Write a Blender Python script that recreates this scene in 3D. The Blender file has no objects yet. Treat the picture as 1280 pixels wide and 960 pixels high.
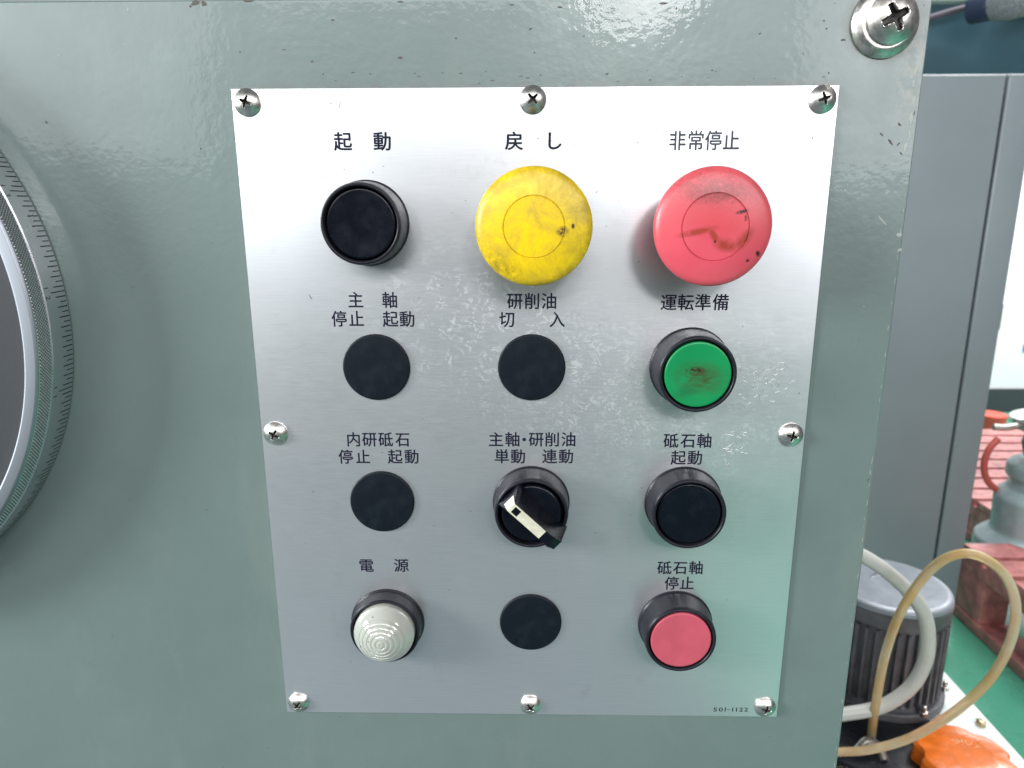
import bpy, bmesh, math, random
import numpy as np
from mathutils import Vector, Matrix
sc = bpy.context.scene
C = sc.collection
PI = math.pi
S = 0.001                      # everything below is written in millimetres

# ------------------------------------------------------------------ camera
CX, CY, CZ = -2.437, -260.295, 202.111
MR = np.array([[0.99983, 0.01812, -0.00282], [0.0016, -0.23925, -0.97096], [-0.01827, 0.97079, -0.23924]])
FPX = 895.694
cam_d = bpy.data.cameras.new('camera'); cam = bpy.data.objects.new('camera', cam_d); C.objects.link(cam)
cam_d.sensor_width = 36; cam_d.lens = FPX * 36 / 1280
cam_d.clip_start = 0.01; cam_d.clip_end = 60
m = Matrix.Identity(4)
for i in range(3):
    m[i][0] = MR[0][i]; m[i][1] = -MR[1][i]; m[i][2] = -MR[2][i]
m[0][3], m[1][3], m[2][3] = CX * S, CY * S, CZ * S
cam.matrix_world = m
cam_d.dof.use_dof = True; cam_d.dof.focus_distance = 0.268; cam_d.dof.aperture_fstop = 22
sc.camera = cam

def PY(px, py, y):             # point of the place seen at a pixel of the 1280x960 photograph, on the plane y
    d = MR.T @ np.array([(px - 640) / FPX, (py - 480) / FPX, 1]); o = np.array([CX, CY, CZ])
    return o + d * (y - CY) / d[1]
def PZ(px, py, z):
    d = MR.T @ np.array([(px - 640) / FPX, (py - 480) / FPX, 1]); o = np.array([CX, CY, CZ])
    return o + d * (z - CZ) / d[2]

# ------------------------------------------------------------------ light
world = bpy.data.worlds.new('World'); sc.world = world; world.use_nodes = True
bg = world.node_tree.nodes['Background']; bg.inputs[0].default_value = (0.86, 0.92, 1.0, 1); bg.inputs[1].default_value = 0.13
def area(name, loc, target, sx, sy, power, col=(1, 1, 1)):
    l = bpy.data.lights.new(name, 'AREA'); l.shape = 'RECTANGLE'; l.size = sx * S; l.size_y = sy * S; l.energy = power; l.color = col
    o = bpy.data.objects.new(name, l); C.objects.link(o); o.location = Vector(loc) * S
    o.rotation_euler = (Vector(target) - Vector(loc)).to_track_quat('-Z', 'Y').to_euler()
    return o
area('window_light', (-2000, -750, 650), (-200, 0, 120), 550, 550, 84, (0.95, 1.0, 1.0))
area('window_light', (-1250, -1700, 1000), (0, 0, 150), 1050, 850, 21, (0.96, 0.99, 1.0))
area('window_light', (1450, -1650, 950), (0, 0, 150), 900, 850, 26, (0.98, 0.97, 1.0))
area('overhead_lamp', (50, -1900, 1300), (0, 0, 150), 1500, 450, 22)
area('round_lamp', (725, -2600, 1385), (40, 0, 240), 500, 260, 16).data.shape = 'ELLIPSE'
area('overhead_lamp', (1500, 1500, 2300), (1500, 1400, -900), 1800, 900, 90)
area('overhead_lamp', (2900, 2500, 1900), (2700, 3600, 0), 1800, 500, 190)  # lamp added only to whiten the back wall
sc.view_settings.view_transform = 'Standard'; sc.view_settings.look = 'None'; sc.view_settings.gamma = 1
sc.view_settings.exposure = -0.16

# ------------------------------------------------------------------ helpers
def mesh_obj(name, verts, faces, mat, parent=None, smooth=True, angle=35, loc=None):
    me = bpy.data.meshes.new(name)
    me.from_pydata([(v[0] * S, v[1] * S, v[2] * S) for v in verts], [], faces)
    me.update()
    if smooth:
        me.shade_smooth(); me.set_sharp_from_angle(angle=math.radians(angle))
    mats = mat if isinstance(mat, (list, tuple)) else [mat]
    for k in mats: me.materials.append(k)
    o = bpy.data.objects.new(name, me); C.objects.link(o)
    if parent: o.parent = parent
    if loc is not None: o.location = Vector(loc) * S
    return o
def empty(name, loc, label, cat, group=None):
    o = bpy.data.objects.new(name, None); C.objects.link(o); o.empty_display_size = 0.01
    o.location = Vector(loc) * S; return tag(o, label, cat, group)
def tag(o, label=None, cat=None, group=None, kind=None):
    if label: o['label'] = label
    if cat: o['category'] = cat
    if group: o['group'] = group
    if kind: o['kind'] = kind
    return o
def copy_thing(src, loc, label):
    r = src.copy(); C.objects.link(r); r.location = Vector(loc) * S; r['label'] = label
    for ch in list(src.children):
        c = ch.copy(); C.objects.link(c); c.parent = r
        for g in ch.children:
            d = g.copy(); C.objects.link(d); d.parent = c
    return r
def recolour(root, part, mat):
    for ch in root.children:
        if ch.name.split('.')[0] == part:
            ch.data = ch.data.copy(); ch.data.materials.clear(); ch.data.materials.append(mat)
class MB:
    def __init__(s): s.v = []; s.f = []
    def add(s, v, f):
        n = len(s.v); s.v += [tuple(a) for a in v]; s.f += [tuple(i + n for i in q) for q in f]; return s
    def build(s, name, mat, parent=None, **k): return mesh_obj(name, s.v, s.f, mat, parent, **k)
def box(x0, x1, y0, y1, z0, z1, bev=0):
    if not bev:
        v = [(x, y, z) for x in (x0, x1) for y in (y0, y1) for z in (z0, z1)]
        return v, [(0, 1, 3, 2), (4, 6, 7, 5), (0, 4, 5, 1), (2, 3, 7, 6), (0, 2, 6, 4), (1, 5, 7, 3)]
    bm = bmesh.new(); bmesh.ops.create_cube(bm, size=1)
    for q in bm.verts: q.co = Vector(((x0 + x1) / 2 + q.co.x * (x1 - x0), (y0 + y1) / 2 + q.co.y * (y1 - y0), (z0 + z1) / 2 + q.co.z * (z1 - z0)))
    bmesh.ops.bevel(bm, geom=bm.edges[:], offset=bev, segments=3, profile=0.6, affect='EDGES')
    bm.verts.index_update(); v = [tuple(q.co) for q in bm.verts]; f = [tuple(w.index for w in q.verts) for q in bm.faces]; bm.free()
    return v, f
def fillet(pts, seg=5):        # (a, b, radius) polyline -> points with rounded corners
    out = []
    for i, p in enumerate(pts):
        r = p[2] if len(p) > 2 else 0
        if r == 0 or i in (0, len(pts) - 1): out.append((p[0], p[1])); continue
        P, A, B = Vector(p[:2]), Vector(pts[i - 1][:2]), Vector(pts[i + 1][:2])
        a = (A - P); b = (B - P); r = min(r, a.length * .49, b.length * .49)
        a = P + a.normalized() * r; b = P + b.normalized() * r
        for k in range(seg + 1):
            t = k / seg; q = a * (1 - t) ** 2 + P * 2 * t * (1 - t) + b * t * t; out.append((q.x, q.y))
    return out
def lathe(prof, n=72, axis='y', fn=None):   # profile of (radius, height); axis 'y': height towards the viewer (-y), 'z': height up
    v = []; f = []; rings = []
    for r, h in prof:
        if r < 1e-6:
            rings.append([len(v)]); v.append((0, -h, 0) if axis == 'y' else (0, 0, h)); continue
        ring = []
        for k in range(n):
            a = 2 * PI * k / n; rr = r if fn is None else fn(r, h, a)
            ring.append(len(v))
            v.append((rr * math.cos(a), -h, rr * math.sin(a)) if axis == 'y' else (rr * math.cos(a), rr * math.sin(a), h))
        rings.append(ring)
    for A, B in zip(rings, rings[1:]):
        if len(A) == 1 and len(B) == 1: continue
        for k in range(n):
            k2 = (k + 1) % n
            if len(A) == 1: q = (A[0], B[k2], B[k])
            elif len(B) == 1: q = (A[k], A[k2], B[0])
            else: q = (A[k], A[k2], B[k2], B[k])
            f.append(q)
    if axis == 'z': pass
    return v, f
def tube(pts, r, n=14, steps=10):   # Catmull-Rom tube through points
    P = [Vector(p) for p in pts]; Q = [P[0] * 2 - P[1]] + P + [P[-1] * 2 - P[-2]]; path = []
    for i in range(1, len(Q) - 2):
        for k in range(steps):
            t = k / steps; a, b, c, d = Q[i - 1], Q[i], Q[i + 1], Q[i + 2]
            path.append(0.5 * ((2 * b) + (c - a) * t + (2 * a - 5 * b + 4 * c - d) * t * t + (3 * b - a - 3 * c + d) * t ** 3))
    path.append(P[-1]); v = []; f = []; up = Vector((0.1, 0.2, 1)).normalized()
    for i, p in enumerate(path):
        T = (path[min(i + 1, len(path) - 1)] - path[max(i - 1, 0)]).normalized()
        A = T.cross(up).normalized() if i == 0 else (A - T * A.dot(T)).normalized()
        B = T.cross(A)
        for k in range(n):
            a = 2 * PI * k / n; v.append(p + A * math.cos(a) * r + B * math.sin(a) * r)
    for i in range(len(path) - 1):
        for k in range(n): f.append((i * n + k, i * n + (k + 1) % n, (i + 1) * n + (k + 1) % n, (i + 1) * n + k))
    f.append(tuple(range(n))[::-1]); f.append(tuple((len(path) - 1) * n + k for k in range(n)))
    return v, f

# ------------------------------------------------------------------ materials
class NT:
    def __init__(s, name):
        s.m = bpy.data.materials.new(name); s.m.use_nodes = True; s.t = s.m.node_tree; s.b = s.t.nodes['Principled BSDF']
        s.tc = s.t.nodes.new('ShaderNodeTexCoord')
    def n(s, ty, **k):
        q = s.t.nodes.new(ty)
        for a, b in k.items():
            if a.startswith('i_'): q.inputs[a[2:].replace('_', ' ')].default_value = b
            else: setattr(q, a, b)
        return q
    def l(s, a, b): s.t.links.new(a, b)
    def noise(s, scale, detail=4, rough=.6, vec=(1, 1, 1), off=(0, 0, 0), dist=0):
        mp = s.n('ShaderNodeMapping'); mp.inputs['Scale'].default_value = vec; mp.inputs['Location'].default_value = off
        s.l(s.tc.outputs['Object'], mp.inputs['Vector'])
        q = s.n('ShaderNodeTexNoise'); q.inputs['Scale'].default_value = scale; q.inputs['Detail'].default_value = detail
        q.inputs['Roughness'].default_value = rough; q.inputs['Distortion'].default_value = dist
        s.l(mp.outputs[0], q.inputs['Vector']); return q.outputs['Fac']
    def ramp(s, fac, a, b, va=0.0, vb=1.0):
        q = s.n('ShaderNodeMapRange'); q.inputs['From Min'].default_value = a; q.inputs['From Max'].default_value = b
        q.inputs['To Min'].default_value = va; q.inputs['To Max'].default_value = vb; s.l(fac, q.inputs['Value']); return q.outputs[0]
    def math(s, op, a, b=None):
        q = s.n('ShaderNodeMath', operation=op)
        for i, x in enumerate((a, b)):
            if x is None: continue
            if isinstance(x, (int, float)): q.inputs[i].default_value = x
            else: s.l(x, q.inputs[i])
        return q.outputs[0]
    def mix(s, fac, a, b):
        q = s.n('ShaderNodeMix', data_type='RGBA')
        if isinstance(fac, (int, float)): q.inputs[0].default_value = fac
        else: s.l(fac, q.inputs[0])
        for i, x in ((6, a), (7, b)):
            if isinstance(x, tuple): q.inputs[i].default_value = (*x, 1)
            else: s.l(x, q.inputs[i])
        return q.outputs[2]
    def col(s, c):
        if isinstance(c, tuple): s.b.inputs['Base Color'].default_value = (*c, 1)
        else: s.l(c, s.b.inputs['Base Color'])
    def bump(s, h, strength=.3, dist=.0005):
        q = s.n('ShaderNodeBump'); q.inputs['Strength'].default_value = strength; q.inputs['Distance'].default_value = dist
        s.l(h, q.inputs['Height']); s.l(q.outputs[0], s.b.inputs['Normal']); return q
    def set(s, **k):
        for a, b in k.items():
            i = s.b.inputs[a.replace('_', ' ')]
            if isinstance(b, (int, float, tuple)): i.default_value = b
            else: s.l(b, i)
        return s
    def blob(s, x, z, rx, rz, soft=.35, ang=0):   # 1 inside an ellipse of the object's own x-z plane (mm)
        mp = s.n('ShaderNodeMapping', vector_type='TEXTURE'); mp.inputs['Location'].default_value = (x * S, 0, z * S)
        mp.inputs['Rotation'].default_value = (0, ang, 0)
        mp.inputs['Scale'].default_value = (rx * S, 1e3, rz * S); s.l(s.tc.outputs['Object'], mp.inputs['Vector'])
        q = s.n('ShaderNodeVectorMath', operation='LENGTH'); s.l(mp.outputs[0], q.inputs[0])
        return s.ramp(q.outputs['Value'], 1 + soft, 1 - soft)

def simple(name, col, rough=.5, metal=0, nscale=0, namt=.15, bump=0, bscale=600, coat=0, spec=.5):
    t = NT(name)
    if nscale:
        f = t.noise(nscale, 5); t.col(t.mix(t.ramp(f, .3, .7), tuple(c * (1 - namt) for c in col), tuple(min(1, c * (1 + namt)) for c in col)))
        t.set(Roughness=t.ramp(t.noise(nscale * 2.3, 4), .3, .7, max(.02, rough - .08), rough + .08))
    else: t.col(col); t.set(Roughness=rough)
    t.set(Metallic=metal, Coat_Weight=coat, Specular_IOR_Level=spec)
    if bump: t.bump(t.noise(bscale, 3), bump, .0002)
    return t.m

def mat_panel():
    t = NT('grey_green_machine_paint')
    big = t.ramp(t.noise(9, 5, .6, off=(3, 1, 2)), .3, .7); fine = t.ramp(t.noise(60, 5, .65), .35, .7)
    c = t.mix(big, (.112, .152, .145), (.133, .175, .168)); c = t.mix(t.math('MULTIPLY', fine, .25), c, (.098, .128, .117))
    sm = t.ramp(t.noise(25, 6, .7, vec=(1, 1, .35)), .56, .75, 0, .35); c = t.mix(sm, c, (.178, .205, .175))
    # grime gathered along the top edge of the plate
    sep = t.n('ShaderNodeSeparateXYZ'); t.l(t.tc.outputs['Object'], sep.inputs[0])
    band = t.math('MULTIPLY', t.ramp(sep.outputs['Z'], .2412, .2418), t.ramp(sep.outputs['Z'], .2445, .2418))
    inx = t.math('MULTIPLY', t.ramp(sep.outputs['X'], -.104, -.101), t.ramp(sep.outputs['X'], .104, .101))
    band = t.math('MULTIPLY', t.math('MULTIPLY', band, inx), t.ramp(t.noise(160, 4), .35, .65))
    c = t.mix(band, c, (.12, .125, .12))
    spk = t.ramp(t.noise(900, 2, .5), .76, .80); c = t.mix(t.math('MULTIPLY', spk, .6), c, (.12, .12, .11))
    ring = t.math('MULTIPLY', t.blob(115.9, 260.9, 13.0, 13.0, .12), t.ramp(t.noise(130, 5, .7), .3, .6)); c = t.mix(t.math('MULTIPLY', ring, .75), c, (.07, .07, .06))
    ru = t.math('MULTIPLY', t.blob(127, 245, 5, 14, .6, .1), t.ramp(t.noise(180, 5, .75), .46, .56)); c = t.mix(t.math('MULTIPLY', ru, .6), c, (.23, .23, .20))
    t.col(c)
    t.set(Roughness=t.ramp(t.noise(30, 5), .3, .7, .26, .40), Specular_IOR_Level=.45, Coat_Weight=.16, Coat_Roughness=.04)
    a = t.noise(14, 3); b = t.noise(330, 2, .5)
    h = t.math('ADD', a, t.math('MULTIPLY', b, .22)); bn = t.bump(h, .25, .0012); t.l(bn.outputs[0], t.b.inputs['Coat Normal'])
    return t.m
def mat_plate():
    t = NT('brushed_aluminium')
    br = t.noise(1, 3, .7, vec=(70, 70, 7000)); br2 = t.noise(1, 2, .6, vec=(160, 160, 2200), off=(2, 0, 5))
    cloud = t.ramp(t.noise(16, 5, .65), .3, .75)
    c = t.mix(t.ramp(br, .25, .75), (.62, .64, .67), (.77, .785, .815)); c = t.mix(t.math('MULTIPLY', cloud, .35), c, (.68, .68, .68))
    # dried coolant splashes, thickest between the first and second columns
    vo = t.n('ShaderNodeTexVoronoi'); vo.inputs['Scale'].default_value = 800; vo.feature = 'SMOOTH_F1'
    mp = t.n('ShaderNodeMapping'); mp.inputs['Scale'].default_value = (.75, 1, 1); t.l(t.tc.outputs['Object'], mp.inputs[0])
    nz = t.n('ShaderNodeTexNoise'); nz.inputs['Scale'].default_value = 120; t.l(mp.outputs[0], nz.inputs['Vector'])
    vm = t.n('ShaderNodeVectorMath', operation='MULTIPLY_ADD'); t.l(nz.outputs['Color'], vm.inputs[0]); vm.inputs[1].default_value = (.012,) * 3; t.l(mp.outputs[0], vm.inputs[2])
    t.l(vm.outputs[0], vo.inputs['Vector'])
    drop = t.ramp(vo.outputs['Distance'], .42, .30)
    b1 = t.blob(-17, 160, 34, 24, .5, 0.5); b2 = t.blob(18, 140, 42, 26, .6, 0.4); b3 = t.blob(70, 135, 32, 40, .6)
    reg = t.math('MAXIMUM', b1, t.math('MAXIMUM', t.math('MULTIPLY', b2, .75), t.math('MULTIPLY', b3, .5)))
    thr = t.ramp(t.noise(150, 3), .42, .62); drop = t.math('MULTIPLY', t.math('MULTIPLY', drop, reg), thr)
    c = t.mix(t.math('MULTIPLY', drop, .15), c, (.93, .94, .96))
    gr = t.math('MULTIPLY', t.ramp(t.noise(70, 6, .75, vec=(1, 1, .6)), .60, .78), .35); c = t.mix(gr, c, (.50, .47, .46))
    g2 = t.math('MULTIPLY', t.blob(40, 215, 22, 14, .7), t.ramp(t.noise(240, 5, .8), .48, .68, 0, .35)); c = t.mix(g2, c, (.38, .35, .34))
    g3 = t.math('MULTIPLY', t.blob(0, 214, 30, 6, .6), t.ramp(t.noise(260, 5, .8), .52, .7, 0, .35)); c = t.mix(g3, c, (.42, .40, .34))
    t.col(c)
    r = t.ramp(br2, .3, .7, .305, .335); r = t.math('ADD', r, t.math('MULTIPLY', drop, .04)); r = t.math('ADD', r, t.math('MULTIPLY', cloud, .04))
    t.set(Metallic=t.math('SUBTRACT', .87, t.math('MULTIPLY', drop, .12)), Roughness=r, Anisotropic=.55, Anisotropic_Rotation=.25)
    tg = t.n('ShaderNodeTangent', direction_type='UV_MAP', uv_map='UVMap'); t.l(tg.outputs[0], t.b.inputs['Tangent'])
    t.bump(t.noise(20, 3), .10, .0003)
    return t.m
def mat_blackplastic(name, col=(.012, .013, .017), rough=.32, b=.15, spec=.5):
    t = NT(name); f = t.noise(90, 5, .7)
    t.col(t.mix(t.ramp(f, .5, .8, 0, .5), col, tuple(c * 2.2 + .006 for c in col)))
    t.set(Roughness=t.ramp(t.noise(200, 4), .3, .7, rough - .07, rough + .1), Specular_IOR_Level=spec); t.bump(t.noise(1500, 2), b, .00012); return t.m
def mat_yellow():
    t = NT('grimy_yellow_plastic')
    d = t.math('MULTIPLY', t.ramp(t.noise(75, 8, .8, dist=.6),    .38, .62), .85)
    c = t.mix(d, (.76, .52, .003), (.42, .28, .008)); 
    e = t.math('MULTIPLY', t.blob(-10, -13.5, 6, 3.2, .8, .6), t.ramp(t.noise(500, 5, .8), .38, .6)); c = t.mix(t.math('MULTIPLY', e, .8), c, (.14, .10, .01))
    e = t.math('MULTIPLY', t.blob(15, 3, 6, 10, .8), t.ramp(t.noise(300, 5, .8, off=(1, 0, 0)), .42, .62)); c = t.mix(t.math('MULTIPLY', e, .55), c, (.30, .21, .015))
    e = t.math('MULTIPLY', t.blob(-8, 9, 9, 5, .9, -.6), t.ramp(t.noise(260, 5, .8, off=(4, 0, 0)), .42, .64)); c = t.mix(t.math('MULTIPLY', e, .5), c, (.36, .27, .02))
    e = t.math('MULTIPLY', t.blob(9.2, -1.4, 1.7, 1.4, .5), t.ramp(t.noise(900, 3), .35, .5)); c = t.mix(e, c, (.07, .025, .008))
    e = t.blob(12.6, 0.3, .55, .8, .3); c = t.mix(e, c, (.05, .03, .01))
    n2 = t.n('ShaderNodeSeparateXYZ'); t.l(t.tc.outputs['Object'], n2.inputs[0])
    rad = t.math('SQRT', t.math('ADD', t.math('MULTIPLY', n2.outputs['X'], n2.outputs['X']), t.math('MULTIPLY', n2.outputs['Z'], n2.outputs['Z'])))
    e = t.math('MULTIPLY', t.ramp(rad, .012, .0185), t.ramp(t.noise(210, 7, .8, off=(7, 0, 0)), .42, .62)); c = t.mix(t.math('MULTIPLY', e, .6), c, (.26, .19, .012))
    t.col(c); t.set(Roughness=t.ramp(d, 0, .7, .30, .5)); t.bump(t.noise(700, 4), .15, .0002); return t.m
def mat_red():
    t = NT('faded_red_plastic')
    c = t.mix(t.ramp(t.noise(60, 5), .3, .7), (.52, .066, .082), (.58, .086, .105))
    e = t.math('MULTIPLY', t.blob(-1, -9, 16, 8, .7), .25); c = t.mix(e, c, (.62, .05, .13))
    e = t.math('MULTIPLY', t.blob(-3, 12.5, 14, 5.5, .6, .15), t.ramp(t.noise(800, 6, .85), .38, .60)); c = t.mix(t.math('MULTIPLY', e, .7), c, (.17, .035, .035))
    e = t.math('MULTIPLY', t.blob(0, 11.0, 9, 2.6, .6), t.ramp(t.noise(900, 6, .85), .36, .56)); c = t.mix(t.math('MULTIPLY', e, .75), c, (.17, .04, .04))
    arc = t.math('MAXIMUM', t.blob(-5.7, -1.3, 5.2, 1.0, .5, -.22), t.math('MAXIMUM', t.blob(-.5, -2.6, 2.8, 1.0, .5, 1.0), t.math('MAXIMUM', t.blob(3.6, -5.6, 3.6, 1.8, .5, .2), t.blob(9.2, -3.8, 3.6, 1.7, .5, -.85))))
    cl = t.blob(1.5, 1.5, 7.5, 4.6, .5); c = t.mix(t.math('MULTIPLY', cl, .45), c, (.50, .035, .045))
    e = t.math('MULTIPLY', arc, t.ramp(t.noise(330, 5, .7), .22, .5)); c = t.mix(t.math('MULTIPLY', e, .9), c, (.26, .03, .012))
    for x, z, a, b, g in ((8.1, 4.9, 2.0, .55, .25), (9.4, 3.0, .4, 1.0, 0), (14.6, -8.4, .7, 1.0, .5), (0, -4.4, .35, .5, 0), (11.3, -10.6, .5, .5, 0)):
        e = t.math('MULTIPLY', t.blob(x, z, a, b, .4, -g), t.ramp(t.noise(1300, 3), .36, .5)); c = t.mix(e, c, (.02, .008, .01))
    t.col(c); t.set(Roughness=.38); t.bump(t.noise(700, 4), .15, .0002); return t.m
def mat_green():
    t = NT('green_plastic')
    c = t.mix(t.ramp(t.noise(70, 4), .3, .7), (.002, .185, .055), (.005, .215, .068))
    st = t.ramp(t.noise(190, 6, .75, vec=(.6, 1, 1.6), dist=1), .34, .54)
    e = t.math('MULTIPLY', t.blob(1.0, -1, 6.5, 4.2, .7, .15), st); c = t.mix(t.math('MULTIPLY', e, .9), c, (.04, .045, .014))
    e = t.math('MULTIPLY', t.blob(-1, 1.6, 3.0, 1.0, .5), t.ramp(t.noise(900, 3), .4, .55)); c = t.mix(e, c, (.03, .012, .008))
    e = t.math('MULTIPLY', t.blob(-4.5, -6.5, 4.5, 1.6, .7, -.3), st); c = t.mix(t.math('MULTIPLY', e, .5), c, (.01, .07, .03))
    t.col(c); t.set(Roughness=.34); t.bump(t.noise(600, 3), .1, .0002); return t.m
def mat_floor():
    t = NT('green_floor_paint')
    c = t.mix(t.ramp(t.noise(2.5, 6), .3, .7), (.07, .32, .21), (.11, .42, .29))
    sp = t.ramp(t.noise(38, 5, .7), .66, .74); c = t.mix(t.math('MULTIPLY', sp, .5), c, (.35, .58, .48))
    t.col(c); t.set(Roughness=t.ramp(t.noise(9, 4), .3, .7, .15, .35)); return t.m
def mat_lens():
    t = NT('milky_ribbed_lens'); t.col((.37, .38, .34)); t.set(Roughness=.10, Subsurface_Weight=.4, Subsurface_Scale=.004, Subsurface_Radius=(1, .95, .8), Coat_Weight=1.0, Coat_Roughness=.03)
    return t.m
def mat_screw():
    t = NT('worn_nickel_screw'); t.col(t.mix(t.ramp(t.noise(350, 5, .7), .45, .75), (.66, .64, .61), (.34, .29, .25)))
    t.set(Metallic=1, Roughness=t.ramp(t.noise(420, 4),   .3, .7, .27, .42)); t.bump(t.noise(600, 3), .10, .0002); return t.m

M = dict(panel=mat_panel(), plate=mat_plate(), bezel=mat_blackplastic('satin_black_bezel', (.009, .009, .014), .36, .10, .26),
         plug=mat_blackplastic('matt_black_plug', (.004, .007, .011), .5, .25, .16), cap=mat_blackplastic('gloss_black_cap', (.003, .004, .008), .26, .05, .24),
         dark=simple('dark_gap', (.004, .004, .006), .6), ink=simple('black_ink', (.008, .008, .022), .6, spec=.15), ink_soft=simple('worn_grey_ink', (.06, .06, .075), .7, spec=.08),
         yellow=mat_yellow(), red=mat_red(), green=mat_green(), redcap=simple('pink_red_plastic', (.42, .07, .10), .36, nscale=90, namt=.1, bump=.08),
         lens=mat_lens(), screw=mat_screw(), recess=simple('grimy_recess', (.03, .027, .025), .45, .6, nscale=900, namt=.6),
         ivory=simple('ivory_insert', (.50, .48, .38), .35, nscale=300, namt=.14), floor=mat_floor(),
         speck=simple('dark_speck', (.05, .045, .05), .6), chip=simple('chipped_paint', (.075, .062, .055), .7), chiplight=simple('bare_primer', (.30, .32, .29), .6),
         bare=simple('bare_bright_metal', (.62, .61, .60), .48, 1, nscale=700, namt=.35))

# ------------------------------------------------------------------ setting
fl = mesh_obj('floor', [(-5000, -4500, -900), (7000, -4500, -900), (7000, 7000, -900), (-5000, 7000, -900)], [(0, 1, 2, 3)], M['floor'], smooth=False); tag(fl, kind='structure')
mt = mesh_obj('added_floor_mat', *box(-1900, 520, -2600, -60, -899, -888, 2), simple('added_mat_blue_grey', (.065, .10, .112), .5, nscale=8, namt=.2)); tag(mt, kind='structure')  # unseen sheet, added so the plate's lower part reflects blue grey
white_wall = simple('white_wall_paint', (.86, .87, .89), .6, nscale=2, namt=.04)
w = mesh_obj('back_wall', *box(-3000, 6500, 3600, 3700, -899, 2600), white_wall, smooth=False); tag(w, kind='structure')
sk = mesh_obj('skirting', *box(-3000, 6500, 3580, 3598, -898, -770), simple('dark_skirting', (.05, .05, .06), .5), w, smooth=False)
MB().add(*box(2690, 2900, 3594, 3598, -560, -520)).add(*box(2700, 3000, 3594, 3598, 30, 75)).build('tape_strip', simple('blue_tape', (.10, .25, .70), .5), w, smooth=False)

# ------------------------------------------------------------------ machine housing
EX, EZ = 131.0, 269.7
housing = empty('machine_housing', (0, 0, -900), 'grey green painted machine housing filling the photo behind the control plate', 'machine housing')
def hp(o):                                   # keep mm coordinates of the place for children of the housing
    o.parent = housing; o.location = Vector((0, 0, 900)) * S; return o
hp(mesh_obj('front_panel', *box(-620, EX, 0, 45, -899, EZ, 1.3), M['panel']))
hp(mesh_obj('side_body', *box(-618, EX - 3, 45.2, 300, -899, EZ - 2), M['panel']))

def dome_screw(R, H, rx, arm, depth, rim=0.5):   # domed head with a pressed cross recess
    n, mr = 112, 46; v = [(0, -(H - depth), 0)]; f = []; mi = []
    ww = arm * (.27 if R < 6 else .33)
    def cross(x, z):
        def one(a, b):
            wid = ww * (1 - .35 * max(0, abs(a) / arm)) ; d = max(abs(a) - arm, (abs(b) - wid))
            return d
        d = min(one(x, z), one(z, x), math.hypot(x, z) - ww * 1.35)
        return max(0, min(1, -d / (R * .055)))
    rs = [R * (i / mr) ** .9 for i in range(1, mr + 1)]
    for r in rs:
        for k in range(n):
            a = 2 * PI * k / n; x, z = r * math.cos(a), r * math.sin(a)
            h = rim + (H - rim) * (1 - (r / R) ** 2.3)
            c = cross(x, z); dd = depth * (1 - .55 * min(1, r / arm)) ; v.append((x, -(h - c * dd), z))
    for k in range(n): f.append((0, 1 + (k + 1) % n, 1 + k)); mi.append(1)
    for i in range(mr - 1):
        for k in range(n):
            a, b = 1 + i * n + k, 1 + i * n + (k + 1) % n; f.append((a, b, b + n, a + n))
            rm = (rs[i] + rs[i + 1]) / 2; an = 2 * PI * (k + .5) / n; mi.append(1 if cross(rm * math.cos(an), rm * math.sin(an)) > .5 else 0)
    base = 1 + (mr - 1) * n; nb = len(v)
    for k in range(n): a = 2 * PI * k / n; v.append((R * math.cos(a), 0.0, R * math.sin(a)))
    for k in range(n): f.append((base + k, base + (k + 1) % n, nb + (k + 1) % n, nb + k)); mi.append(0)
    o = mesh_obj('screw', v, f, [M['screw'], M['recess']], angle=40)
    o.data.polygons.foreach_set('material_index', mi); return o

# large screw with a dished washer at the upper right corner
wz = lathe(fillet([(11.1, 0), (11.1, .7, .3), (10.0, 2.0, .5), (8.4, 2.7, .3), (0, 2.7)]), 96)
wsh = mesh_obj('washer', *wz, M['screw'], loc=(115.9, 0, 260.9 + 900)); wsh.parent = housing
bs = dome_screw(8.1, 3.7, 0, 4.5, 3.0, 1.0); bs.parent = housing; bs.location = Vector((116.9, -2.5, 261.6 + 900)) * S; bs.rotation_euler = (0, math.radians(-28), 0)
bs['label'] = 'large cross head screw on a washer'

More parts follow.
